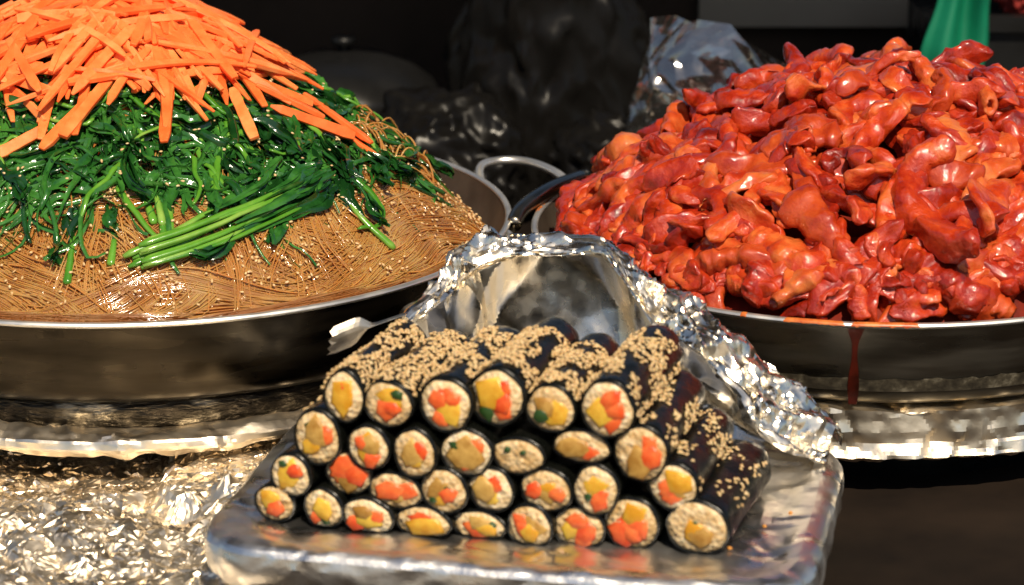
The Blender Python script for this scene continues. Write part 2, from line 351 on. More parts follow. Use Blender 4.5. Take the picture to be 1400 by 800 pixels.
# stands under the pans: foil-wrapped rings on dark burners
def foil_ring(name, c, prof, label, amp, n=170, dark=None):
    root = tag(empty(name, (c[0], c[1], 0)), label, 'pan stand')
    P2 = np.array(prof); d = np.r_[0, np.cumsum(np.hypot(*np.diff(P2, axis=0).T))]; t = np.linspace(0, d[-1], 34); n = 760
    pr, pz = np.interp(t, d, P2[:, 0]), np.interp(t, d, P2[:, 1]); th = np.arange(n) * 2 * math.pi / n
    G = np.stack([pr[None] * np.cos(th)[:, None], pr[None] * np.sin(th)[:, None], np.repeat(pz[None], n, 0)], -1)
    Aa, Bb = np.meshgrid(th * .25, t, indexing='ij')
    H_ = folds(Aa, Bb, ((120, .035, .010, amp * 2.2), (500, .014, .005, amp * 1.3), (700, .006, .0025, amp * .6)))
    H_[-4:] *= np.linspace(1, 0, 4)[:, None]; H_[:4] *= np.linspace(0, 1, 4)[:, None]
    G = G - grid_normals(G, True) * H_[..., None]
    big_mesh('foil_cover', G.reshape(-1, 3), grid_quads(n, 34, True), 'foil_matte', root)
    if dark: mesh('shade_band', *lathe(dark, 120), 'painted_shade', root)  # dark strip standing in for the pan's shade on the upper ring
    mesh('burner', *lathe([(.01, .0), (c[2], .0), (c[2], .03), (.01, .0305)], 64), 'black', root)
    return root
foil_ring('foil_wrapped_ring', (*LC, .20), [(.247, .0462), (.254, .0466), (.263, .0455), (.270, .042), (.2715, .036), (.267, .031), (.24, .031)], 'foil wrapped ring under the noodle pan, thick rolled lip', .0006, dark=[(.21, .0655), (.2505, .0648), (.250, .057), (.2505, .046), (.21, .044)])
foil_ring('foil_wrapped_ring', (*RC, .19), [(.21, .0655), (.2345, .064), (.2335, .056), (.2345, .048), (.2335, .040), (.236, .035), (.2385, .031), (.235, .028), (.21, .029)], 'foil wrapped ring under the red meat pan, crinkled flat band', .0009)

# ------------------------------------------------------------------ foil sheet lying on the counter, left
nu, nv = 66, 60
A_, B_ = np.meshgrid(np.linspace(-.56, -.16, nu), np.linspace(1.36, 1.72, nv), indexing='ij')
A_ = A_ + rng.uniform(-.0026, .0026, A_.shape); B_ = B_ + rng.uniform(-.0026, .0026, B_.shape)
Z_ = .013 + folds(A_, B_, ((50, .08, .022, .0050), (260, .032, .011, .0034))) + rng.normal(0, .0009, A_.shape)
Z_ += .009 * np.vectorize(lambda x, y: nz(x, y, 16))(A_, B_)
Z_ += .014 * np.clip((A_ + .26) / .06, 0, 1) * np.clip((B_ - 1.50) / .08, 0, 1)
Z_ = np.maximum(.003 + rng.uniform(0, .002, Z_.shape), np.minimum(Z_, np.where((B_ > 1.60) & (A_ > -.44) & (A_ < -.235), .008, np.where(B_ > 1.58, .024, .045))))
V, T = crumple(np.stack([A_, B_, Z_], -1).reshape(-1, 3), grid_tris(nu, nv), (.0009, .0004), .4)
V[:, 2] = np.maximum(V[:, 2], .0015)
tag(big_mesh('foil_sheet', V, T, 'foil_matte', None, False), 'crumpled aluminium foil sheet spread on the counter below the noodle pan', 'foil')

# ------------------------------------------------------------------ foil-wrapped tray
TA = np.array([-.14414, 1.44388, .06]); TE = np.array([.9775, -.2111, 0]); TN = np.array([.2111, .9775, 0]); TZ = .06
TYAW = math.atan2(TE[1], TE[0])
def tray_pt(u, v, z): return TA * np.array([1, 1, 0]) + TE * u + TN * v + np.array([0, 0, z])
u0, u1, v0, v1 = -.040, .330, -.052, .205
cu, cv, hu, hv = (u0 + u1) / 2, (v0 + v1) / 2, (u1 - u0) / 2, (v1 - v0) / 2
tray = tag(empty('foil_wrapped_tray', tuple(tray_pt(cu, cv, 0)), TYAW), 'rectangular tray wrapped in silver foil under the stacked seaweed rolls', 'tray')
def rrect(inset, n=200, rad=.045):
    a, b = hu - inset, hv - inset; r = max(.004, min(rad - inset * .5, a, b)); P = []
    per = []
    for sx, sy, a0 in ((1, 1, 0), (-1, 1, 90), (-1, -1, 180), (1, -1, 270)):
        for k in range(n // 8):
            t = math.radians(a0 + 90 * k / (n // 8 - 1)); per.append((sx * (a - r) + r * math.cos(t), sy * (b - r) + r * math.sin(t)))
    per.append(per[0])
    per = np.array(per); d = np.r_[0, np.cumsum(np.hypot(*np.diff(per, axis=0).T))]
    t = np.linspace(0, d[-1], n, endpoint=False)
    return np.c_[np.interp(t, d, per[:, 0]), np.interp(t, d, per[:, 1])]
rings = [(.1285, .0600), (.115, .0600), (.10, .0600), (.085, .0600), (.07, .0600), (.057, .0600), (.046, .0600), (.037, .0600), (.029, .0602), (.024, .0612), (.018, .0632), (.012, .0645), (.007, .0640), (.0035, .0622), (.001, .0590), (0, .053), (.0, .047), (.001, .041), (.003, .0365), (.008, .0345), (.02, .034), (.06, .034)]
RG = np.array(rings); d = np.r_[0, np.cumsum(np.hypot(*np.diff(RG, axis=0).T))]; t = np.r_[np.linspace(0, .085, 34)[:-1], np.linspace(.085, d[-1], 64)]
ri, rz_ = np.interp(t, d, RG[:, 0]), np.interp(t, d, RG[:, 1]); n = 460
G = np.empty((n, len(t), 3))
for k in range(len(t)): G[:, k, :2] = rrect(ri[k], n); G[:, k, 2] = rz_[k]
X_, Y_ = G[:, :, 0], G[:, :, 1]
top = ri[None] > .004
Aa = np.where(t[None] < .130, X_, np.linspace(0, 1.25, n)[:, None] + 3); Bb = np.where(t[None] < .130, Y_, t[None])
flat = t < .130
H_ = np.zeros(X_.shape)
H_[:, flat] = folds(X_[:, flat], Y_[:, flat], ((70, .05, .014, .0011), (300, .022, .007, .0008), (700, .009, .0035, .0004)))
wl = np.linspace(0, 1.25, n)[:, None] + 0 * t[None]
H2 = folds(wl, 0 * wl + t[None], ((200, .035, .010, .0012), (600, .012, .005, .0008), (700, .006, .003, .0004)))
mixw = np.clip((t - .105) / .03, 0, 1)[None]
H_ = H_ * (1 - mixw) + H2 * mixw
H_ = np.where(ri[None] > .042, np.minimum(H_, .0008), H_)
G = G - grid_normals(G, True) * H_[..., None]
V = np.vstack([G.reshape(-1, 3), [[0, 0, .0600]], [[0, 0, .034]]]); K = len(t); k_ = n * K
big_mesh('foil_wrap', V, np.vstack([grid_quads(n, K, True), [(k_, k_, ((i + 1) % n) * K, i * K) for i in range(0)]]) if False else grid_quads(n, K, True), 'foil_soft', tray)
P_ = rrect(ri[0] - .004, 60)
mesh('foil_centre', [(x, y, .0592) for x, y in P_] + [(x, y, .045) for x, y in P_], [tuple(range(60))] + [(i, i + 60, (i + 1) % 60 + 60, (i + 1) % 60) for i in range(60)], 'foil_soft', tray)
mesh('support_block', *box(-hu * .62, hu * .62, -hv * .6, hv * .6, 0, .036), 'black', tray, False)

# ------------------------------------------------------------------ foil hood standing behind the rolls
hood = [(-.0729, 1.6000, .1394, -.0666, 1.5850, .1391, -.0604, 1.5946), (-.0485, 1.6250, .1523, -.0422, 1.6050, .1534, -.0328, 1.6040),
        (-.0368, 1.6500, .1729, -.0290, 1.6200, .1639, -.0112, 1.6095), (-.0099, 1.6600, .1772, -.0048, 1.6300, .1726, .0133, 1.6043),
        (.0247, 1.6650, .1768, .0267, 1.6350, .1722, .0377, 1.5990), (.0593, 1.6500, .1790, .0609, 1.6250, .1741, .0621, 1.5937),
        (.0820, 1.6300, .1675, .0784, 1.6000, .1584, .0817, 1.5895), (.1041, 1.6150, .1579, .0912, 1.5850, .1431, .0964, 1.5863),
        (.1216, 1.6000, .1479, .1061, 1.5700, .1355, .1110, 1.5832), (.1369, 1.5900, .1370, .1240, 1.5600, .1245, .1246, 1.5751),
        (.1592, 1.5800, .1258, .1429, 1.5450, .1083, .1442, 1.5709), (.1809, 1.5700, .1126, .1557, 1.5300, .0880, .1627, 1.5618),
        (.1964, 1.5650, .0988, .1774, 1.5250, .0745, .1812, 1.5527), (.2125, 1.5600, .0830, .1999, 1.5250, .0695, .2045, 1.5425)]
rows = []
for o0, o1, o2, i0, i1, i2, b0, b1 in hood:
    out = np.array([o0, o1, o2]); inn = np.array([i0, i1, i2]); base = np.array([b0, b1, .063])
    back = np.array([0, .012, 0])
    c1 = base * .66 + inn * .34 + back * 1.6; c2 = base * .33 + inn * .67 + back * 1.4
    lip = inn + np.array([0, -.004, -.005])
    m1 = inn * .66 + out * .34 + np.array([0, -.002, .004]); m2 = inn * .33 + out * .67 + np.array([0, -.001, .005])
    drop = out + np.array([.002, .006, -.006]); d2 = out + np.array([.002, .004, -.018])
    rows.append([base, c1, c2, inn + back * .35, inn, m1, m2, out, drop, d2])
rows = np.array(rows)
NU, NV = 250, 120
fine = np.array([spline(rows[:, k], NU) for k in range(rows.shape[1])])
fine = np.array([spline(fine[:, i], NV) for i in range(NU)])
Aa, Bb = np.meshgrid(np.linspace(0, .40, NU), np.linspace(0, .20, NV), indexing='ij')
bandw = np.clip((np.arange(NV) / (NV - 1) * 9 - 3.2) / .8, 0, 1)[None]
inner = folds(Aa, Bb, ((26, .09, .022, .0060), (40, .05, .010, .0026), (90, .02, .006, .0010)))
outer = folds(Aa, Bb, ((60, .035, .012, .0045), (300, .016, .006, .0026), (900, .007, .003, .0011)))
H_ = inner * (1 - bandw) + outer * bandw
H_ *= np.clip(np.arange(NV) / 12, 0, 1)[None]
G = fine + grid_normals(fine) * H_[..., None]
G[:, 0, 2] = .0635
V = G.reshape(-1, 3); T = grid_quads(NU, NV)
fh = big_mesh('foil_hood', V, T, 'foil', None, False)
tag(fh, 'crinkled foil sheet bent up into a hood behind the stacked seaweed rolls', 'foil')
# toothed cut edge of the hood and its curled free corner
e_pts = spline(rows[1:7, 7], 90)
V = []; F = []
for i, p in enumerate(e_pts):
    V += [tuple(p + np.array([0, 0, -.001])), tuple(p + np.array([0, -.0005, .0022 if i % 2 else .0006]))]
F = [(2 * i, 2 * i + 2, 2 * i + 3, 2 * i + 1) for i in range(len(e_pts) - 1)]
mesh('serrated_edge', V, F, 'foil', fh, False)
V = []; F = []
a, b, c = np.array([-.1150, 1.556, .1385]), np.array([-.0935, 1.568, .1440]), np.array([-.0700, 1.590, .1460])
axis = spline([a, b, c], 14)
for i, p in enumerate(axis):
    t = i / 13; wd = (.0105 if t < .36 else .0105 * max(0, 1 - (t - .36) * 5)) + .0016
    for k in range(8):
        s_ = k / 7 - .5
        tooth = (.0022 if (k % 2) else 0) if i == 0 else 0
        V.append(tuple(p + np.array([-tooth - .003 * s_, -.004 * (1 - (2 * s_) ** 2), -2 * s_ * wd * .8 ])))
F = [(i * 8 + k, (i + 1) * 8 + k, (i + 1) * 8 + k + 1, i * 8 + k + 1) for i in range(13) for k in range(7)]
mesh('curled_corner', V, F, 'foil_matte', fh, False)

# ------------------------------------------------------------------ seaweed rice rolls
# (place along the front line, height, half width, half height, row, fillings, look)
# fillings: kind x y size  (y yellow radish, b burdock, c carrot, g greens) in units of the roll's end
ROLLS = [
 (.0440, .1413, .0122, .0154, 4, 'y0,.05,.62 b.1,-.1,.35 c.1,.55,.25', 'mostly yellow centre, carrot fleck on top'),
 (.0718, .1401, .0153, .0136, 4, 'y.25,.35,.5 c-.05,-.3,.42 c.25,-.1,.3 g.5,.6,.2', 'yellow corner over two carrot pieces and one green fleck'),
 (.1069, .1423, .0152, .0162, 4, 'c-.35,.3,.4 c.1,.4,.38 c.4,.3,.28 y.35,-.2,.45 c-.15,-.55,.3', 'three carrot pieces across the top, one below'),
 (.1365, .1472, .0161, .0170, 4, 'y-.1,.1,.65 c.3,.45,.3 c.4,-.2,.32 c.3,-.55,.28 g-.4,-.7,.25', 'big yellow centre, three carrot dots down one side'),
 (.1689, .1424, .0142, .0143, 4, 'b-.2,.2,.4 y.2,-.2,.5 g-.45,-.35,.25', 'pale rice, brown strip and yellow block, no carrot'),
 (.2039, .1469, .0155, .0169, 4, 'c.2,.55,.34 y-.15,0,.5 c.4,.05,.3 c.25,-.45,.36', 'carrot on top and bottom of a yellow centre, outermost'),
 (.0276, .1155, .0141, .0169, 3, 'b-.1,.25,.5 c.4,.15,.36 y-.2,-.3,.36 g-.4,.5,.18', 'brown burdock centre with one carrot piece, tall pale rice below'),
 (.0601, .1125, .0127, .0132, 3, 'y.05,-.05,.6 c-.4,.35,.3 c.3,-.6,.36 b.2,.2,.4', 'ragged broken rice around yellow filling'),
 (.0888, .1119, .0127, .0150, 3, 'c.3,.2,.36 b-.1,0,.5 y0,-.3,.36', 'small neat oval with one carrot piece in pale rice'),
 (.1196, .1135, .0153, .0140, 3, 'b0,0,.58 c.6,.45,.36 c.05,-.55,.34 g-.45,.3,.25', 'olive brown centre, carrot at top corner and bottom'),
 (.1505, .1132, .0152, .0108, 3, 'g-.5,.5,.14 g.3,.4,.12', 'plain white rice with dark flecks and no filling'),
 (.1877, .1211, .0174, .0098, 3, 'b-.35,0,.5 c.1,-.3,.42', 'squashed flat oval, brown filling with one carrot piece'),
 (.2236, .1208, .0151, .0169, 3, 'c.4,.35,.36 c.45,-.05,.36 b0,-.45,.52', 'two carrot pieces stacked over brown burdock, sesame on its side'),
 (.0110, .0912, .0128, .0134, 2, 'y-.15,.1,.6 c.35,.35,.38 g-.3,.7,.2', 'yellow centre and carrot corner, near the tray edge'),
 (.0462, .0932, .0146, .0137, 2, 'c-.1,.35,.6 c.45,0,.45 c-.4,0,.4 b0,-.35,.5', 'end almost covered in red carrot'),
 (.0755, .0857, .0168, .0110, 2, 'c-.3,.1,.5 c.45,.1,.48 b.05,-.4,.42', 'wide flattened end with two large carrot blocks'),
 (.1061, .0887, .0140, .0136, 2, 'b-.3,.1,.42 c.35,-.15,.36 y-.1,-.4,.34 g.3,.15,.22 g-.5,-.5,.18', 'brown strip, one carrot square and black flecks'),
 (.1342, .0906, .0135, .0131, 2, 'b-.3,0,.5 c.3,.35,.35 y.1,-.35,.42', 'carrot at its top and yellow below, pale rice around'),
 (.1678, .0929, .0153, .0131, 2, 'c-.5,0,.34 b0,-.05,.5 y.1,.2,.3 c.5,-.05,.32', 'brown centre between two small carrot pieces'),
 (.1971, .0954, .0130, .0153, 2, 'y0,.2,.5 c.15,-.4,.4 c.35,-.15,.28 g-.3,-.3,.18', 'yellow above two carrot pieces, narrow upright oval'),
 (.2425, .1005, .0142, .0138, 2, 'y.25,.3,.5 c-.25,-.1,.42 c-.1,-.45,.38 b.3,-.2,.3', 'carrot pair beside yellow, sesame on its exposed side'),
 (.0003, .0719, .0124, .0116, 1, 'y-.25,.3,.5 c.15,-.25,.52', 'small end with one large carrot block, at the tray edge'),
 (.0311, .0712, .0119, .0124, 1, 'y.15,0,.5 c-.4,-.5,.3 g.3,-.6,.2', 'small pale end with faint orange filling'),
 (.0589, .0684, .0156, .0119, 1, 'b-.1,.4,.42 c-.5,-.3,.36 c.45,.15,.38 y.05,-.1,.5', 'wide end, carrot at both sides of yellow'),
 (.0929, .0675, .0169, .0105, 1, 'c.05,.45,.42 c-.2,.2,.36 y.2,-.2,.55', 'flat wide end, carrot over yellow'),
 (.1265, .0666, .0168, .0091, 1, 'b.1,.35,.42 c-.05,-.15,.45 y.4,-.1,.4 g.6,.4,.2', 'flattest end of its row, one carrot block in the middle'),
 (.1581, .0703, .0135, .0136, 1, 'c-.4,.35,.42 c-.25,-.05,.36 b.2,.1,.5 y.1,-.3,.36', 'carrot down one side, brown on the other'),
 (.1868, .0695, .0148, .0136, 1, 'c.1,.5,.42 c.4,-.1,.42 c.35,-.5,.36 y-.2,.05,.45', 'carrot arc around a yellow centre'),
 (.2182, .0746, .0161, .0162, 1, 'y.1,.35,.46 c0,-.2,.46 c-.3,-.5,.46 c.4,-.15,.34 c.1,-.5,.34', 'carrot filling its lower half'),
 (.2576, .0766, .0182, .0161, 1, 'y-.05,-.2,.42 b.15,-.3,.36 g-.1,.25,.12', 'largest end, mostly bare rice, outermost on the foil'),
]
ROWN = {1: 'bottom row', 2: 'second row', 3: 'third row', 4: 'top row'}
AX_BASE = math.radians(-19)
mats_f = {'y': ('radish', 'yellow_radish'), 'b': ('burdock', 'burdock_strip'), 'c': ('carrot_fill', 'carrot_piece'), 'g': ('green_fill', 'green_fleck')}
all_rolls = [(r[0], r[1]) for r in ROLLS]
for idx, (u, z, rx, rz, row, fill, look) in enumerate(ROLLS):
    f0 = random.uniform(-.004, .005)
    if row == 4: f0 += random.uniform(.0, .004)
    pos = tray_pt(u, f0, z)
    yaw = AX_BASE + math.radians(random.uniform(-2, 2)) + math.radians(2.0) * (.13 - u) / .13 * -1
    root = tag(empty('seaweed_rice_roll', tuple(pos), yaw), f'seaweed rice roll, {ROWN[row]}, {look}', 'rice roll', 'seaweed rice rolls stacked on the tray')
    L_ = random.uniform(.112, .124); ns = 36; seed = random.uniform(0, 90)
    def sec(a, k=1.0):
        q = 1 + .09 * noise.noise(Vector((math.cos(a) * 1.3, math.sin(a) * 1.3, seed))) + .03 * noise.noise(Vector((math.cos(a) * 4, math.sin(a) * 4, seed)))
        return rx * q * k * math.cos(a), rz * q * k * math.sin(a)
    grow = .0012
    V = []; nl = 22
    for i in range(nl):
        t = i / (nl - 1); y = L_ * t
        k = 1 + .05 * noise.noise(Vector((t * 4, seed, 3)))
        ex = grow * (1 if i else .55)
        if i >= nl - 3: k *= (1, .93, .62)[i - nl + 3]
        for j in range(ns):
            a = 2 * math.pi * j / ns; px_, pz_ = sec(a, k)
            d = math.hypot(px_, pz_) + 1e-9; px_ *= 1 + ex / d; pz_ *= 1 + ex / d
            wr = .0007 * noise.noise(Vector((px_ * 160, y * 120, pz_ * 160 + seed)))
            pz2 = pz_ + wr
            if row == 1: pz2 = max(pz2, TZ + .0005 - z)
            V.append((px_ + wr, y, pz2))
    F = [(i * ns + j, i * ns + (j + 1) % ns, (i + 1) * ns + (j + 1) % ns, (i + 1) * ns + j) for i in range(nl - 1) for j in range(ns)]
    F.append(tuple(range((nl - 1) * ns, nl * ns)))
    k0 = len(V)      # turned-in cut edge of the sheet
    for j in range(ns):
        px_, pz_ = sec(2 * math.pi * j / ns, .97)
        if row == 1: pz_ = max(pz_, TZ + .001 - z)
        V.append((px_, .0012, pz_))
    F += [(j, k0 + j, k0 + (j + 1) % ns, (j + 1) % ns) for j in range(ns)]
    wrap = mesh('seaweed_wrap', V, F, 'nori', root)
    # rice end
    V = []; nr = 7
    for i in range(nr):
        rr = (i + 1) / nr
        for j in range(ns):
            a = 2 * math.pi * j / ns; px_, pz_ = sec(a, .985 * rr)
            if row == 1: pz_ = max(pz_, TZ + .001 - z)
            y = -.0012 * (1 - rr ** 4) + .0011 * noise.noise(Vector((px_ * 420, pz_ * 420, seed)))
            if i == nr - 1: y = .0015
            V.append((px_, y, pz_))
    V.append((0, -.0012, 0)); cI = len(V) - 1
    F = [(i * ns + j, (i + 1) * ns + j, (i + 1) * ns + (j + 1) % ns, i * ns + (j + 1) % ns) for i in range(nr - 1) for j in range(ns)]
    F += [(cI, j, (j + 1) % ns) for j in range(ns)]
    mesh('rice', V, F, 'rice', root)
    for q in fill.split():
        kd = q[0]; fx, fz, fs = map(float, q[1:].split(','))
        nb = random.randint(5, 7); V = []
        ang = random.uniform(0, 6.28)
        size = fs * 1.28
        ring = []
        for j in range(nb):
            a = ang + 2 * math.pi * j / nb; r_ = size * random.uniform(.66, 1.2)
            x_, z_ = fx * .8 + r_ * math.cos(a), fz * .8 + r_ * math.sin(a)
            m_ = math.hypot(x_, z_)
            if m_ > .93: x_ *= .93 / m_; z_ *= .93 / m_
            ring.append((x_ * rx, z_ * rz))
        cx = sum(p[0] for p in ring) / nb; cz = sum(p[1] for p in ring) / nb
        pr = random.uniform(.0016, .0030)
        V = [(cx, -pr - .0003, cz)] + [(cx + (x - cx) * .8, -pr, cz + (y - cz) * .8) for x, y in ring] + [(x, -pr + .0008, y) for x, y in ring] + [(x, .004, y) for x, y in ring]
        F = [(0, 1 + j, 1 + (j + 1) % nb) for j in range(nb)]
        for l in (0, 1): F += [(1 + l * nb + j, 1 + (l + 1) * nb + j, 1 + (l + 1) * nb + (j + 1) % nb, 1 + l * nb + (j + 1) % nb) for j in range(nb)]
        mesh(mats_f[kd][1], V, F, mats_f[kd][0], root)
    # sesame on the exposed side
    dens = {4: 600, 3: 0, 2: 0, 1: 0}[row]; a_lo, a_hi = 20, 160
    if idx == 12: dens, a_lo, a_hi = 170, -5, 115
    if idx == 20: dens, a_lo, a_hi = 120, -5, 110
    if idx == 29: dens, a_lo, a_hi = 75, 15, 120
    if idx in (6,): dens, a_lo, a_hi = 90, 85, 150
    if idx == 5: a_lo, a_hi = -15, 160
    if idx == 0: a_lo, a_hi = 20, 175
    if dens:
        P = []; Nn = []
        tries = 0
        while len(P) < dens and tries < 9000:
            tries += 1
            t = random.random() ** .9 * (.80 + .1 * math.sin(seed)) + .02; a = math.radians(random.uniform(a_lo, a_hi))
            cl = noise.noise(Vector((t * 5.5, a * 1.6, seed + 9)))
            thr = (-.2 if row == 4 else .0) + (.25 if t < .12 else 0)
            if cl < thr: continue
            px_, pz_ = sec(a, 1.0); d = math.hypot(px_, pz_); px_ *= 1 + .0016 / d; pz_ *= 1 + .0016 / d
            k = 1 + .05 * noise.noise(Vector((t * 4, seed, 3)))
            if t > .88: k *= .9
            up_ = random.random() ** 3 * .0016 if row == 4 else 0
            nn = np.array([math.cos(a) / rx, 0, math.sin(a) / rz]); nn /= np.linalg.norm(nn)
            P.append(np.array([px_ * k, t * L_, pz_ * k]) + nn * up_); Nn.append(nn)
        V, F = seeds(P, Nn, 1.06)
        so = big_mesh('sesame_seeds', V, F, 'sesame', root); so['kind'] = 'stuff'

# a few crumbs of filling fallen on the foil
for u, v in [(-.018, -.030), (.118, -.044), (.292, .050), (.305, .075), (.276, .012)]:
    p = tray_pt(u, v, TZ + .0020); r_ = random.uniform(.0011, .0020)
    V = ICO_V * np.array([1.3, 1, .7]) * r_ * rng.uniform(.75, 1.2, (12, 1))
    o = mesh('food_crumb', V, ICO_F, 'crumb'); o.location = p; o.rotation_euler = (0, 0, random.uniform(0, 6))
    tag(o, 'tiny orange crumb of filling dropped on the foil tray', 'crumb', 'crumbs on the tray')

# ------------------------------------------------------------------ noodle mound, spinach and carrots
lr_ = [0, .03, .067, .1, .14, .18, .21, .235, .262, .285, .32]; lh_ = [.147, .145, .134, .118, .093, .070, .054, .040, .017, -.004, -.02]
MX = LC[0] - .028
def hL(x, y):
    r = np.hypot(np.asarray(x) - MX, np.asarray(y) - LC[1])
    # inside the pan the right-hand flank falls to the wall
    rp = np.hypot(np.asarray(x) - LC[0], np.asarray(y) - LC[1])
    h = ZR + np.interp(r, lr_, lh_)
    an = np.arctan2(np.asarray(y) - LC[1], np.asarray(x) - LC[0])
    rp = rp + .045 * np.maximum(0, np.cos(an - .75)) ** 3
    return np.minimum(h, ZR - .005 + np.maximum(-.04, (.267 - rp)) * 1.0)
def nL(x, y, e=.004):
    d = np.stack([-(hL(x + e, y) - hL(x - e, y)) / (2 * e), -(hL(x, y + e) - hL(x, y - e)) / (2 * e), np.ones_like(np.asarray(x, float))], -1)
    return d / np.linalg.norm(d, axis=-1, keepdims=True)
V = []; nr, nt_ = 40, 120
for i in range(nr):
    for j in range(nt_):
        r = .271 * (i + .02) / (nr - 1); th = 2 * math.pi * j / nt_
        x, y = LC[0] + r * math.cos(th), LC[1] + r * math.sin(th)
        V.append((x, y, float(hL(x, y)) - .0012 + .0016 * nz(x, y, 60)))
F = [(i * nt_ + j, (i + 1) * nt_ + j, (i + 1) * nt_ + (j + 1) % nt_, i * nt_ + (j + 1) % nt_) for i in range(nr - 1) for j in range(nt_)]
nb_ = tag(mesh('glass_noodle_heap', V, F, 'noodle_base'), 'heap of glossy brown glass noodles filling the steel pan', 'noodles'); nb_['kind'] = 'stuff'
# strands: bundles of streamlines of one slowly turning flow, so that neighbours run side by side
def flow(X, Y, mode, ph):
    th = np.arctan2(Y - LC[1], X - LC[0])
    w1 = np.sin(X * 31 + Y * 17 + ph) + .6 * np.sin(X * 58 - Y * 47 + 2.1 * ph) + .35 * np.sin(Y * 96 + X * 40 + ph * 3)
    return th + np.pi / 2 + .32 * w1 if mode == 't' else th + .55 * w1
def strands(nbun, rlo, rhi, mode, th_rng, per=26, npt=40, length=(.16, .30), lift=.004):
    out = []
    for _ in range(nbun):
        r = math.sqrt(random.uniform(rlo ** 2, rhi ** 2)); th = math.radians(random.uniform(*th_rng))
        x0, y0 = LC[0] + r * math.cos(th), LC[1] + r * math.sin(th)
        ph = random.gauss(0, .9); ln = random.uniform(*length); lf = random.uniform(0, lift)
        wid = random.uniform(.005, .013)
        h0 = float(flow(np.array(x0), np.array(y0), mode, ph)); off = rng.normal(0, wid, per)
        X = x0 - math.sin(h0) * off + rng.normal(0, .01, per) * math.cos(h0); Y = y0 + math.cos(h0) * off + rng.normal(0, .01, per) * math.sin(h0)
        st = ln / npt * rng.uniform(.75, 1.15, per); PX = []; PY = []
        X = X - np.cos(h0) * st * npt / 2; Y = Y - np.sin(h0) * st * npt / 2
        pj = rng.normal(0, .10, per)
        for k in range(npt):
            hd = flow(X, Y, mode, ph + pj); X = X + np.cos(hd) * st; Y = Y + np.sin(hd) * st
            rp = np.hypot(X - LC[0], Y - LC[1]); f = np.where(rp > .2655, .2655 / rp, 1); X = LC[0] + (X - LC[0]) * f; Y = LC[1] + (Y - LC[1]) * f
            PX.append(X); PY.append(Y)
        PX = np.array(PX).T; PY = np.array(PY).T
        tt = np.linspace(0, 1, npt)[None]
        Z = hL(PX, PY) - .0012 + lf * np.sin(tt * math.pi) ** .5 + np.abs(rng.normal(0, .0012, (per, 1))) + .0010 * np.sin(tt * 9 + rng.uniform(0, 6) + pj[:, None] * 8)
        out += list(np.stack([PX, PY, Z], -1))
    return out
SP = (strands(105, .20, .266, 't', (-195, 0)) + strands(26, .17, .23, 'r', (-185, 10), length=(.05, .09), lift=.006) + strands(34, .15, .262, 't', (-60, 60))
      + strands(14, .18, .25, 'r', (-45, 40), length=(.06, .10)) + strands(14, .16, .262, 't', (40, 175)))
V, F = tubes(np.array(SP), rng.uniform(.00045, .00070, (len(SP), 1)), ns=4)
no = big_mesh('noodle_strands', V, F, 'noodle', nb_); no['kind'] = 'stuff'
# loops sticking up at the right shoulder
LP = []
for _ in range(70):
    x0 = random.uniform(-.118, -.065); y0 = random.uniform(1.86, 1.93); h_ = random.uniform(.006, .022); w_ = random.uniform(.008, .02); an = random.uniform(0, 3.14)
    t = np.linspace(-1.15, 1.15, 24)
    X = x0 + w_ * np.sin(t * 1.4) * math.cos(an) + .004 * t; Y = y0 + w_ * np.sin(t * 1.4) * math.sin(an)
    LP.append(np.stack([X, Y, hL(X, Y) + h_ * np.cos(t * 1.3) - .002], 1))
V, F = tubes(np.array(LP), .0008, ns=4)
no = big_mesh('noodle_strands', V, F, 'noodle', nb_); no['kind'] = 'stuff'

# spinach: a dark tangled layer below, single sprigs above
def ribbon(path, wd, fold=.5, nrm=None):
    """a leaf strip, V-folded and ruffled"""
    n = len(path); T = np.gradient(path, axis=0); T /= np.linalg.norm(T, axis=1, keepdims=True) + 1e-9
    if nrm is None: nrm = nL(path[:, 0], path[:, 1])
    tw = random.uniform(0, 6) + np.linspace(0, random.uniform(-3, 3), n)
    Sd = np.cross(T, nrm); Sd /= np.linalg.norm(Sd, axis=1, keepdims=True) + 1e-9; Un = np.cross(Sd, T)
    S2 = Sd * np.cos(tw)[:, None] * .9 + Un * np.sin(tw)[:, None] * .6; U2 = np.cross(S2, T)
    V = []; 
    for k, s_ in enumerate((-1, -.5, 0, .5, 1)):
        ruf = rng.normal(0, .12, n) * wd
        V.append(path + S2 * (wd * s_)[:, None] + U2 * (wd * fold * abs(s_) + ruf * abs(s_))[:, None])
    V = np.stack(V, 1).reshape(-1, 3)
    F = [(i * 5 + j, (i + 1) * 5 + j, (i + 1) * 5 + j + 1, i * 5 + j + 1) for i in range(n - 1) for j in range(4)]
    return V, F
def drape(x0, y0, head, ln, curl, lift, n=22, wob=.5, dropfun=None):
    t = np.linspace(0, 1, n); seed = random.uniform(0, 99)
    hd = head + curl * t + wob * np.array([noise.noise(Vector((a * 3, seed, 0))) for a in t])
    st = ln / (n - 1)
    X = x0 + np.cumsum(np.cos(hd) * st); Y = y0 + np.cumsum(np.sin(hd) * st)
    rp = np.hypot(X - LC[0], Y - LC[1]); f = np.where(rp > .258, .258 / rp, 1); X = LC[0] + (X - LC[0]) * f; Y = LC[1] + (Y - LC[1]) * f
    wave = np.array([noise.noise(Vector((a * 4, seed, 7))) for a in t])
    Z = hL(X, Y) + lift + .006 * np.abs(wave)
    Z = np.minimum(Z, Z[0] + .02 + 0 * Z)
    return np.stack([X, Y, Z], 1)
VS = []; FS = []; k0 = 0
def add(VF, VL, FL):
    global k0
    VL.append(VF[0]); FL.extend([tuple(i + k0 for i in f) for f in VF[1]]); k0 += len(VF[0])
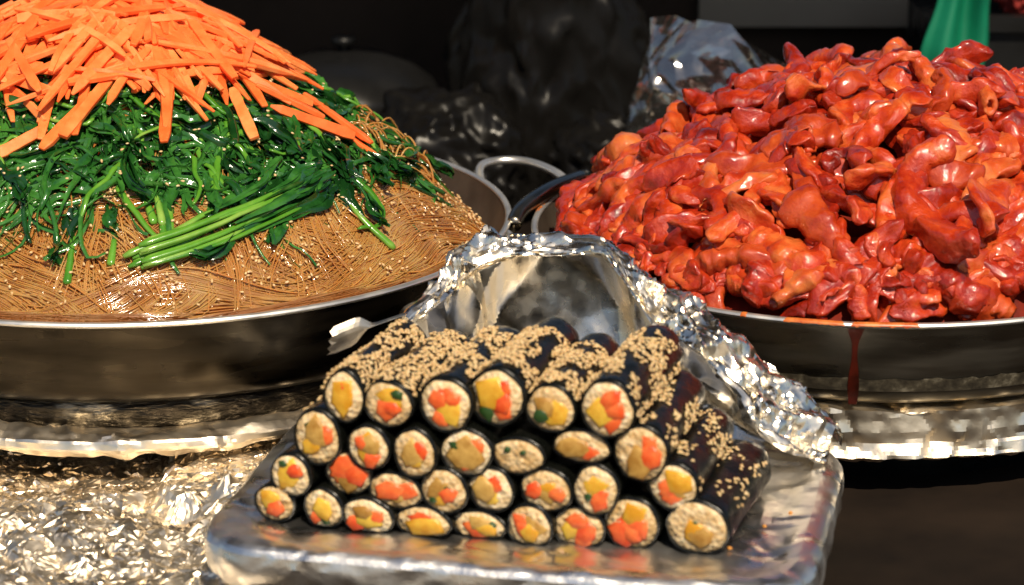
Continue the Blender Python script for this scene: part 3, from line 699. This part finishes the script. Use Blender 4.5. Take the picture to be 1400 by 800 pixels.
def green_pt(rlo=.085, rhi=.215):
    while True:
        r = math.sqrt(random.uniform(rlo ** 2, rhi ** 2)); th = math.radians(random.uniform(-200, 25))
        x, y = MX + r * math.cos(th), LC[1] + r * math.sin(th)
        lim = .192 + .022 * nz(math.cos(th), math.sin(th), 3.0)
        if th > math.radians(-40): lim += .006
        if r < lim: return x, y, th
for _ in range(900):
    x, y, th = green_pt()
    h0 = th + random.gauss(0, 1.0); c0 = random.uniform(-2.5, 2.5); l0 = random.uniform(-.002, .010)
    for _k in range(2):
        p = drape(x + random.gauss(0, .002), y + random.gauss(0, .002), h0 + random.gauss(0, .15), random.uniform(.03, .08), c0, l0, 14, 1.3)
        add(ribbon(p, np.linspace(1, .4, 14) * random.uniform(.0014, .0048), random.uniform(.3, .9)), VS, FS)
sm = tag(mesh('spinach_tangle', np.vstack(VS), FS, 'leaf'), 'dark wet tangle of blanched spinach leaves under the carrot strips', 'spinach'); sm['kind'] = 'stuff'
def stem_mesh(p, r):
    n = len(p); rad = r * np.linspace(1.1, .7, n); rad[0] *= .6; rad[-1] *= .5
    return tubes(p, rad * 1.25, rad * .85, ns=7, cap=True)
def sprig(p, r, leafy=True, bright=True, where=None):
    if where is None:
        where = ('blanched spinach sprig with pale green stem and dark wet leaf, on the noodles' if leafy else 'bare pale green spinach stem lying in the dark leaves') if bright else ('dark green blanched spinach sprig, stem and leaf alike, on the noodles' if leafy else 'bare dark green spinach stem lying in the leaves')
    o = tag(empty('spinach_sprig', tuple(p[0])), where, 'spinach', 'spinach sprigs on the noodles')
    q = p - p[0]; n = len(q); cut = int(n * random.uniform(.45, .75)) if leafy else n
    V, F = stem_mesh(q[:cut + 1] if leafy else q, r); mesh('stem', V, F, 'stem' if bright else 'leaf', o)
    if leafy:
        g = 0; VL = []; FL = []
        for _ in range(random.randint(4, 6)):
            pl = q[cut - 2:] + rng.normal(0, .0015, (1, 3)); tt = np.linspace(0, 1, len(pl))
            if len(pl) < 5: continue
            pl = pl + np.stack([.004 * np.sin(tt * 7 + random.uniform(0, 6)), .004 * np.sin(tt * 6 + random.uniform(0, 6)), .002 * tt], 1) * tt[:, None]
            V, F = ribbon(pl, (.35 + np.sin(tt * 2.8)) * random.uniform(.0016, .0046), random.uniform(.4, .9), np.tile([[.1, -.5, .8]], (len(pl), 1)))
            VL.append(V); FL += [tuple(i + g for i in f) for f in F]; g += len(V)
        if VL: mesh('leaf', np.vstack(VL), FL, 'leaf', o)
    return o
for k in range(150):
    x, y, th = green_pt(.09, .21)
    rnd = random.random()
    head = th + (random.gauss(0, .7) if rnd < .55 else random.uniform(-2, 2))
    p = drape(x, y, head, random.uniform(.04, .09), random.uniform(-2.6, 2.6), random.uniform(.004, .013), 24, 1.1)
    sprig(p, random.uniform(.0012, .0028), random.random() < .8, random.random() < .5)
def on_mound(pts, n, lift):
    q = spline(np.array([(a, b, 0) for a, b in pts]), n); q[:, 2] = hL(q[:, 0], q[:, 1]) + lift; return q
hang = {'bundle': [(-.2519, 1.6604), (-.219, 1.6753), (-.1863, 1.6983), (-.154, 1.7372), (-.1406, 1.7652)],
        'hang': [(-.0831, 1.7454), (-.1013, 1.7507), (-.1145, 1.7599), (-.1233, 1.7797)], 'tip': [(-.0483, 1.8579), (-.0707, 1.8429), (-.0866, 1.8383)],
        'h2': [(-.2998, 1.6499), (-.2989, 1.6636), (-.2975, 1.6911)], 'h3': [(-.2471, 1.6853), (-.2567, 1.7056), (-.2668, 1.7288)],
        'h4': [(-.2313, 1.6758), (-.2357, 1.7051), (-.2417, 1.7292)], 'h5': [(-.2715, 1.6604), (-.2708, 1.6761), (-.2752, 1.692)],
        'arc': [(-.2722, 1.709), (-.2575, 1.6896), (-.2413, 1.6769), (-.2241, 1.6778)]}
for nm, pts in hang.items():
    reps = {'bundle': 14, 'hang': 2, 'tip': 3, 'h3': 2, 'h4': 2}.get(nm, 1)
    for r_ in range(reps):
        jx, jy = (random.gauss(0, .0045), random.gauss(0, .0035)) if reps > 1 else (0, 0)
        p = on_mound([(a + jx * (1 + .4 * i), b + jy) for i, (a, b) in enumerate(pts)], 26, (.007 if nm == 'bundle' else .004) + random.uniform(0, .008 if nm == 'bundle' else .003))
        if nm not in ('bundle',): p = p
        sprig(p, random.uniform(.0018, .0028), True, nm != 'tip', {'bundle': 'bright green spinach stem in the long bundle stretched across the noodles', 'tip': 'dark spinach end reaching towards the pan rim past the last carrot'}.get(nm, 'spinach sprig hanging from the tangle down onto the bare noodles'))

# carrots: stiff strips lying down the slope
def carrot(x, y, head, ln, wd, tk, lift, bend=0.0):
    n = 9; t = np.linspace(-.5, .5, n)
    hd = head + bend * t; X = x + t * ln * np.cos(hd); Y = y + t * ln * np.sin(hd)
    Z0 = hL(X, Y); A = np.stack([np.ones(n), t, t * t], 1); co = np.linalg.lstsq(A, Z0, rcond=None)[0]; co[2] *= .45; Z = A @ co
    Z = Z + max(0, (Z0 - Z).max()) * .6 + lift
    P = np.stack([X, Y, Z], 1); base = P[n // 2].copy(); P = P - base
    nr_ = nL(np.array([x]), np.array([y]))[0]
    roll = random.gauss(0, .5); T = P[-1] - P[0]; T /= np.linalg.norm(T)
    nr_ = np.array(Matrix.Rotation(roll, 3, Vector(T)) @ Vector(nr_))
    prof = np.ones(n); prof[0] = random.uniform(.45, .9); prof[-1] = random.uniform(.3, .85)
    prof = prof * np.linspace(1, random.uniform(.65, 1.0), n) * (1 + rng.normal(0, .03, n))
    V, F = tubes(P, wd * prof, tk * prof, ns=4, up=nr_, cap=True)
    # tubes() puts 4 corners at 45 degrees: a box section
    o = mesh('carrot_strip', V, F, 'carrot', None, False); o.location = base
    o.modifiers.new('bevel', 'BEVEL').width = .0007; o.modifiers['bevel'].segments = 2
    return tag(o, 'raw orange carrot strip in the pile topping the spinach', 'carrot', 'carrot strips on the spinach')
for k in range(280):
    r = .122 * math.sqrt(random.random()) if k < 200 else random.uniform(.02, .115); th = math.radians(random.uniform(-210, 30))
    if k < 30: th = random.uniform(0, 6.28)
    x, y = MX + r * math.cos(th) + .006, LC[1] + r * math.sin(th)
    head = th + random.gauss(0, .85) + (random.uniform(-1.2, 1.2) if random.random() < .25 else 0)
    carrot(x, y, head, random.uniform(.05, .115), random.uniform(.0036, .0064), random.uniform(.0020, .0034), .013 + random.uniform(0, .013), random.gauss(0, .14))
for a, b, lf in [((-.0857, 1.8293), (-.1247, 1.8499), .010), ((-.1057, 1.8447), (-.1529, 1.8706), .016), ((-.1185, 1.8341), (-.1729, 1.8195), .018), ((-.2431, 1.7427), (-.2455, 1.8026), .020),
                 ((-.1839, 1.7746), (-.2024, 1.8164), .018), ((-.3564, 1.7324), (-.328, 1.7498), .014), ((-.3253, 1.7298), (-.2953, 1.7762), .018), ((-.3111, 1.7383), (-.2777, 1.8044), .020), ((-.1400, 1.838), (-.185, 1.835), .020), ((-.150, 1.850), (-.200, 1.840), .019)]:
    mx_, my_ = (a[0] + b[0]) / 2, (a[1] + b[1]) / 2
    co_ = carrot(mx_, my_, math.atan2(b[1] - a[1], b[0] - a[0]), math.hypot(b[0] - a[0], b[1] - a[1]) * 1.1, .0062, .0030, lf)
    co_['label'] = 'carrot strip slid out of the pile, its end lying on the spinach'
# sesame scattered over noodles, spinach, carrots
def scatter(nn_, rlo, rhi, th_rng, lift, clus=.0):
    P = []
    while len(P) < nn_:
        r = math.sqrt(random.uniform(rlo ** 2, rhi ** 2)); th = math.radians(random.uniform(*th_rng))
        x, y = LC[0] + r * math.cos(th), LC[1] + r * math.sin(th)
        if nz(x, y, 45) < clus: continue
        if math.hypot(x - LC[0], y - LC[1]) > .262: continue
        P.append((x, y, float(hL(x, y)) + random.uniform(*lift)))
    P = np.array(P); return seeds(P, nL(P[:, 0], P[:, 1]), 1.05)
for cnt, rl, rh, tr, lf, cl, par in ((850, .19, .262, (-190, 40), (.0036, .0078), .0, nb_), (200, .17, .262, (-190, 175), (.0030, .0060), -.4, nb_)):
    V, F = scatter(cnt, rl, rh, tr, lf, cl); so = big_mesh('sesame_seeds', V, F, 'sesame', par); so['kind'] = 'stuff'
V, F = scatter(170, .09, .2, (-190, 20), (.012, .017), .0); so = big_mesh('sesame_seeds', V, F, 'sesame', sm); so['kind'] = 'stuff'

# ------------------------------------------------------------------ red meat mound
rr_ = [0, .03, .086, .14, .185, .225, .25, .3]; rh_ = [.101, .102, .091, .069, .045, .018, -.008, -.03]
RX = RC[0] + .022
def hR(x, y):
    x = np.asarray(x, float); y = np.asarray(y, float)
    h = ZR + np.interp(np.hypot(x - RX, y - RC[1]), rr_, rh_)
    rp = np.hypot(x - RC[0], y - RC[1])
    return np.minimum(h, ZR - .002 + np.maximum(-.004, (.236 - rp)) * 1.15)
def nR(x, y, e=.008):
    d = np.array([-(hR(x + e, y) - hR(x - e, y)) / (2 * e), -(hR(x, y + e) - hR(x, y - e)) / (2 * e), 1.0]); return d / np.linalg.norm(d)
V = []
for i in range(nr):
    for j in range(nt_):
        r = .2385 * (i + .02) / (nr - 1); th = 2 * math.pi * j / nt_
        x, y = RC[0] + r * math.cos(th), RC[1] + r * math.sin(th)
        V.append((x, y, float(hR(x, y)) - .017 + .008 * nz(x, y, 40) + .004 * nz(x, y, 90)))
F = [(i * nt_ + j, (i + 1) * nt_ + j, (i + 1) * nt_ + (j + 1) % nt_, i * nt_ + (j + 1) % nt_) for i in range(nr - 1) for j in range(nt_)]
sc = tag(mesh('chilli_sauce', V, F, 'sauce'), 'thick dark red chilli sauce between the meat pieces in the pan', 'sauce'); sc['kind'] = 'stuff'
def meat_piece(kind):
    """one piece about its own origin, x along, z up"""
    n = 34; ns = 22; t = np.linspace(-1, 1, n); seed = random.uniform(0, 99)
    wav, cup, big, hol = 0, 0, .0022, False
    if kind == 'strip':
        ln = random.uniform(.024, .046); wd = random.uniform(.0048, .0090); tk = random.uniform(.0030, .0050)
        c = random.uniform(-1.6, 1.6); d = random.uniform(-1.5, .3); wav = random.uniform(.4, 1.0); cup = random.uniform(-.6, .35); big = .0028
    elif kind == 'tube':
        ln = random.uniform(.018, .036); wd = random.uniform(.0070, .0105); tk = wd * random.uniform(.6, .85); c = random.uniform(-.7, .7); d = random.uniform(-1.0, .2); hol = True
    elif kind == 'curl':
        ln = random.uniform(.020, .034); wd = random.uniform(.0040, .0070); tk = random.uniform(.0028, .0042); c = random.choice((-1, 1)) * random.uniform(1.6, 3.6); d = random.uniform(-1.6, .8); wav = .6; cup = random.uniform(-.8, .8); big = .0026
    else:
        ln = random.uniform(.009, .016); wd = random.uniform(.007, .013); tk = random.uniform(.004, .007); c = random.uniform(-.9, .9); d = random.uniform(-.8, .3); big = .0040
    n1 = np.array([noise.noise(Vector((a * 2.0, seed, 1))) for a in t]); n2 = np.array([noise.noise(Vector((a * 2.0, seed, 5))) for a in t])
    a1 = c * t * .8 + wav * n1; a2 = d * t * .5 + wav * 1.3 * n2
    st = 2 * ln / (n - 1)
    P = np.cumsum(np.stack([np.cos(a1) * np.cos(a2), np.sin(a1) * np.cos(a2), np.sin(a2)], 1) * st, 0); P -= P[n // 2]
    env = np.clip(1 - np.abs(t) ** (9 if kind != 'chunk' else 3), 0, 1) ** .5; env = np.maximum(env, .55 if hol else .10)
    nw = np.array([1 + .55 * noise.noise(Vector((a * 2.0, seed, 0))) + .2 * noise.noise(Vector((a * 6, seed, 4))) for a in t])
    T = np.gradient(P, axis=0); T /= np.linalg.norm(T, axis=1, keepdims=True)
    tw = random.gauss(0, .5) + np.linspace(-1, 1, n) * random.gauss(0, .7)
    Sd = np.cross(T, np.array([0, 0, 1.])); Sd /= np.linalg.norm(Sd, axis=1, keepdims=True) + 1e-9; Un = np.cross(Sd, T)
    S2 = Sd * np.cos(tw)[:, None] + Un * np.sin(tw)[:, None]; U2 = np.cross(S2, T)
    a = np.arange(ns) * 2 * np.pi / ns; cw, sw = np.cos(a), np.sin(a)
    V = np.zeros((n, ns, 3))
    for i in range(n):
        w_ = wd * env[i] * nw[i]; k_ = tk * max(env[i], .3) * (1 if not hol else nw[i])
        off = cup * wd * (cw ** 2 - .4) + .3 * wd * (wav > 0) * np.sin(cw * 3 + seed + i * .2) * .5
        V[i] = P[i] + S2[i] * (cw * w_)[:, None] + U2[i] * (sw * k_ + off * env[i])[:, None]
    if hol:             # cut ends open into the hollow middle
        first, last = V[0].copy(), V[-1].copy(); c0, c1 = first.mean(0), last.mean(0)
        V = np.concatenate([[c0 + (first - c0) * .35 + T[0] * .007], [c0 + (first - c0) * .62 + T[0] * .003], V, [c1 + (last - c1) * .62 - T[-1] * .003], [c1 + (last - c1) * .35 - T[-1] * .007]])
    n = len(V); V = V.reshape(-1, 3); out = np.empty_like(V)
    for i, v in enumerate(V):
        q = Vector(v) * 75 + Vector((seed, 0, 0)); out[i] = np.array(noise.noise_vector(q)) * big + np.array(noise.noise_vector(q * 2.6)) * .0014 + np.array(noise.noise_vector(q * 6)) * .0008
    V = V + out
    F = [(i * ns + j, i * ns + (j + 1) % ns, (i + 1) * ns + (j + 1) % ns, (i + 1) * ns + j) for i in range(n - 1) for j in range(ns)]
    F += [tuple(range(ns))[::-1], tuple(range((n - 1) * ns, n * ns))]
    return V, F
protos = {}
for kd, cnt in (('strip', 60), ('tube', 22), ('curl', 30), ('chunk', 24)):
    protos[kd] = []
    for _ in range(cnt):
        V, F = meat_piece(kd); me = bpy.data.meshes.new('meat_piece')
        me.from_pydata([tuple(v) for v in V], [], F); me.materials.append(M['skin' if random.random() < (.7 if kd == 'tube' else .18) else 'meat'])
        me.polygons.foreach_set('use_smooth', [True] * len(me.polygons)); me.update(); protos[kd].append(me)
names = {'strip': ('meat_strip', 'flat strip of meat coated in glossy red chilli sauce', 'meat strips in red sauce'), 'tube': ('meat_tube', 'thick rounded pale orange meat tube in red chilli sauce', 'meat tubes in red sauce'),
         'curl': ('meat_curl', 'thin curled loop of meat coated in red chilli sauce', 'meat curls in red sauce'), 'chunk': ('meat_chunk', 'small lumpy meat chunk coated in red chilli sauce', 'meat chunks in red sauce')}
def put_meat(x, y, kd, lift, tilt=.35, head=None, big=None):
    me = random.choice(protos[kd]); o = bpy.data.objects.new(names[kd][0], me); COL.objects.link(o)
    nn = Vector(nR(x, y)); nn = (nn + Vector((random.gauss(0, tilt), random.gauss(0, tilt), 0))).normalized()
    q = nn.to_track_quat('Z', 'Y')
    o.rotation_mode = 'QUATERNION'; o.rotation_quaternion = q @ Matrix.Rotation(random.uniform(0, 6.28) if head is None else head, 3, 'Z').to_quaternion()
    o.location = (x, y, float(hR(x, y)) + lift); k = big or random.uniform(1.2, 1.55); o.scale = (k, k, k)
    co = np.empty(len(me.vertices) * 3); me.vertices.foreach_get('co', co); co = co.reshape(-1, 3) * k
    W = co @ np.array(o.rotation_quaternion.to_matrix()).T + np.array(o.location)
    rp = np.hypot(W[:, 0] - RC[0], W[:, 1] - RC[1]); lim = np.where(W[:, 2] < ZR + .003, RR - .009, RR - .002)
    ex = (rp - lim).max()
    if ex > 0:
        dv = np.array([x - RC[0], y - RC[1]]); dv /= np.linalg.norm(dv); o.location.x -= dv[0] * ex; o.location.y -= dv[1] * ex
    lb = names[kd][1]
    if me.materials[0].name == 'skin' and kd != 'tube': lb = lb.replace('red chilli', 'thin orange chilli')
    if me.materials[0].name == 'meat' and kd == 'tube': lb = 'thick rounded deep red meat tube in red chilli sauce'
    tag(o, lb, 'meat', names[kd][2])
pts = []
tries = 0
while tries < 20000 and len(pts) < 320:
    tries += 1
    r = .230 * math.sqrt(random.random()); th = random.uniform(0, 6.28)
    x, y = RC[0] + r * math.cos(th), RC[1] + r * math.sin(th)
    if y > RC[1] + .06 and random.random() < .8: continue
    if all((x - a) ** 2 + (y - b) ** 2 > .0128 ** 2 for a, b in pts): pts.append((x, y))
for x, y in pts:
    kd = random.choices(('strip', 'tube', 'curl', 'chunk'), (.58, .15, .21, .06))[0]
    edge = math.hypot(x - RC[0], y - RC[1]) > .195
    put_meat(x, y, kd if not (edge and kd == 'curl') else 'chunk', random.uniform(.000, .014) if not edge else random.uniform(.0, .005), .22 if not edge else .12)
for k in range(34):
    th = math.radians(-165 + 150 * k / 33 + random.uniform(-2, 2)); r = random.uniform(.200, .222)
    put_meat(RC[0] + r * math.cos(th), RC[1] + r * math.sin(th), random.choice(('strip', 'chunk', 'tube', 'strip')), .004, .15)
for k in range(60):
    th = math.radians(-165 + 155 * k / 59 + random.uniform(-1.5, 1.5)); r = random.uniform(.208, .226)
    put_meat(RC[0] + r * math.cos(th), RC[1] + r * math.sin(th), random.choice(('chunk', 'chunk', 'curl')), .003, .25, None, random.uniform(.75, 1.15))
for x, y in [(RX - .02, RC[1] - .01), (RX + .0, RC[1] + .02), (RX - .06, RC[1] - .01)]:
    put_meat(x, y, 'curl', .016, .8)

# ------------------------------------------------------------------ dark things behind
def blob(name, c, rad, amp, label, cat, material, levels=3, seed=0, squash=0, flat=False, top=None):
    V, T = ICO_V.copy(), ICO_F.copy()
    for _ in range(2):
        V, T = crumple(V, T, (0,)); V /= np.linalg.norm(V, axis=1, keepdims=True)
    V = V * np.array(rad)
    for i, v in enumerate(V): V[i] = v * (1 + squash * noise.noise(Vector(v / max(rad)) * 1.8 + Vector((seed, 0, 0))))
    V, T = crumple(V, T, [amp / (1.8 ** k) for k in range(levels)], .3)
    V[:, 2] += c[2]; V[:, 2] = np.maximum(V[:, 2], .0)
    o = big_mesh(name, V, T, material, None, not flat); o.location = (c[0], c[1], 0)
    return tag(o, label, cat)
blob('black_plastic_bag', (.035, 2.46, .10), (.10, .07, .17), .004, 'tall crumpled black plastic bag standing behind the foil hood', 'plastic bag', 'black_plastic', 2, 1, .25)
blob('black_plastic_bag', (-.06, 2.36, .04), (.085, .06, .085), .004, 'low crumpled black plastic bag beside the noodle pan', 'plastic bag', 'black_plastic', 2, 5, .3)
blob('black_plastic_bag', (.10, 2.34, .03), (.07, .05, .075), .004, 'small sagging black plastic bag behind the meat pan', 'plastic bag', 'black_plastic', 2, 9, .3)
lid = tag(empty('black_pot', (-.167, 2.5, 0)), 'round black pot with a domed lid behind the carrots', 'pot')
mesh('pot_body', *lathe([(.005, .001), (.085, .001), (.092, .01), (.094, .085), (.09, .0852)], 64), 'black', lid)
mesh('domed_lid', *lathe([(.096, .086), (.0965, .090), (.09, .102), (.07, .118), (.04, .129), (.012, .133), (.001, .134)], 64), 'black', lid)
mesh('lid_knob', *lathe([(.006, .132), (.006, .138), (.012, .141), (.012, .147), (.001, .149)], 32), 'black', lid)
# black crate with green cloth hanging over its front, red cloth on top
cr = tag(empty('black_crate', (.54, 2.53, 0)), 'black crate standing behind the red meat heap', 'crate')
mesh('body', *box(-.13, .13, -.09, .09, 0, .165), 'black', cr, False)
for s_ in (-.0905, .0905):
    mesh('rim_bar', *box(-.135, .135, s_ - .008, s_ + .008, .1655, .180), 'black', cr, False)
V = []; nu, nv = 15, 26
for i in range(nu):
    for j in range(nv):
        s_ = i / (nu - 1); t = j / (nv - 1); z = .02 + .26 * t
        wid = .046 + .018 * math.exp(-((z - .15) / .035) ** 2); cx = .418 + .03 * max(0, (z - .12)) * 5
        x = cx + (s_ - .5) * wid; y = 2.405 + .008 * math.sin(s_ * 11 + t * 2) + .006 * math.sin(t * 9 + s_ * 3)
        V.append((x, y, z))
gF = [(i * nv + j, (i + 1) * nv + j, (i + 1) * nv + j + 1, i * nv + j + 1) for i in range(nu - 1) for j in range(nv - 1)]
gc = tag(mesh('green_cloth', V, gF, 'green'), 'green cloth strip hanging in front of the black crate', 'cloth')
so = gc.modifiers.new('thick', 'SOLIDIFY'); so.thickness = .003
blob('red_cloth', (.530, 2.49, .195), (.06, .04, .030), .004, 'bunched red cloth lying on the black crate', 'cloth', 'red', 2, 3, .2)
bpy.data.objects['red_cloth'].data.transform(Matrix.Translation((0, 0, 0)))
# clear plastic bag
V = []; nu, nv = 13, 8
for i in range(nu):
    for j in range(nv):
        th = 2 * math.pi * i / nu; t = j / (nv - 1); z = .003 + .205 * t
        rx_ = .078 * (1 - .25 * t ** 3) + .012 * math.sin(t * 3); ry_ = .035 * (1 - .75 * t ** 2)
        x = rx_ * math.cos(th) * (1 + .1 * nz(th, t, 2.)); y = ry_ * math.sin(th)
        z *= 1 - .22 * max(0, math.cos(th)) * t + .03 * math.sin(th * 3) * t
        V.append((x + random.gauss(0, .002), y + random.gauss(0, .003), max(.002, z + random.gauss(0, .002))))
V, T = crumple(V, grid_tris(nu, nv, True), (.0030, .0010, .0002), .4)
V[:, 2] = np.maximum(V[:, 2], .001)
cb = tag(big_mesh('clear_plastic_bag', V, T, 'clear_film', None, False), 'crumpled clear plastic bag standing behind the red meat heap', 'plastic bag'); cb.location = (.188, 2.26, 0)
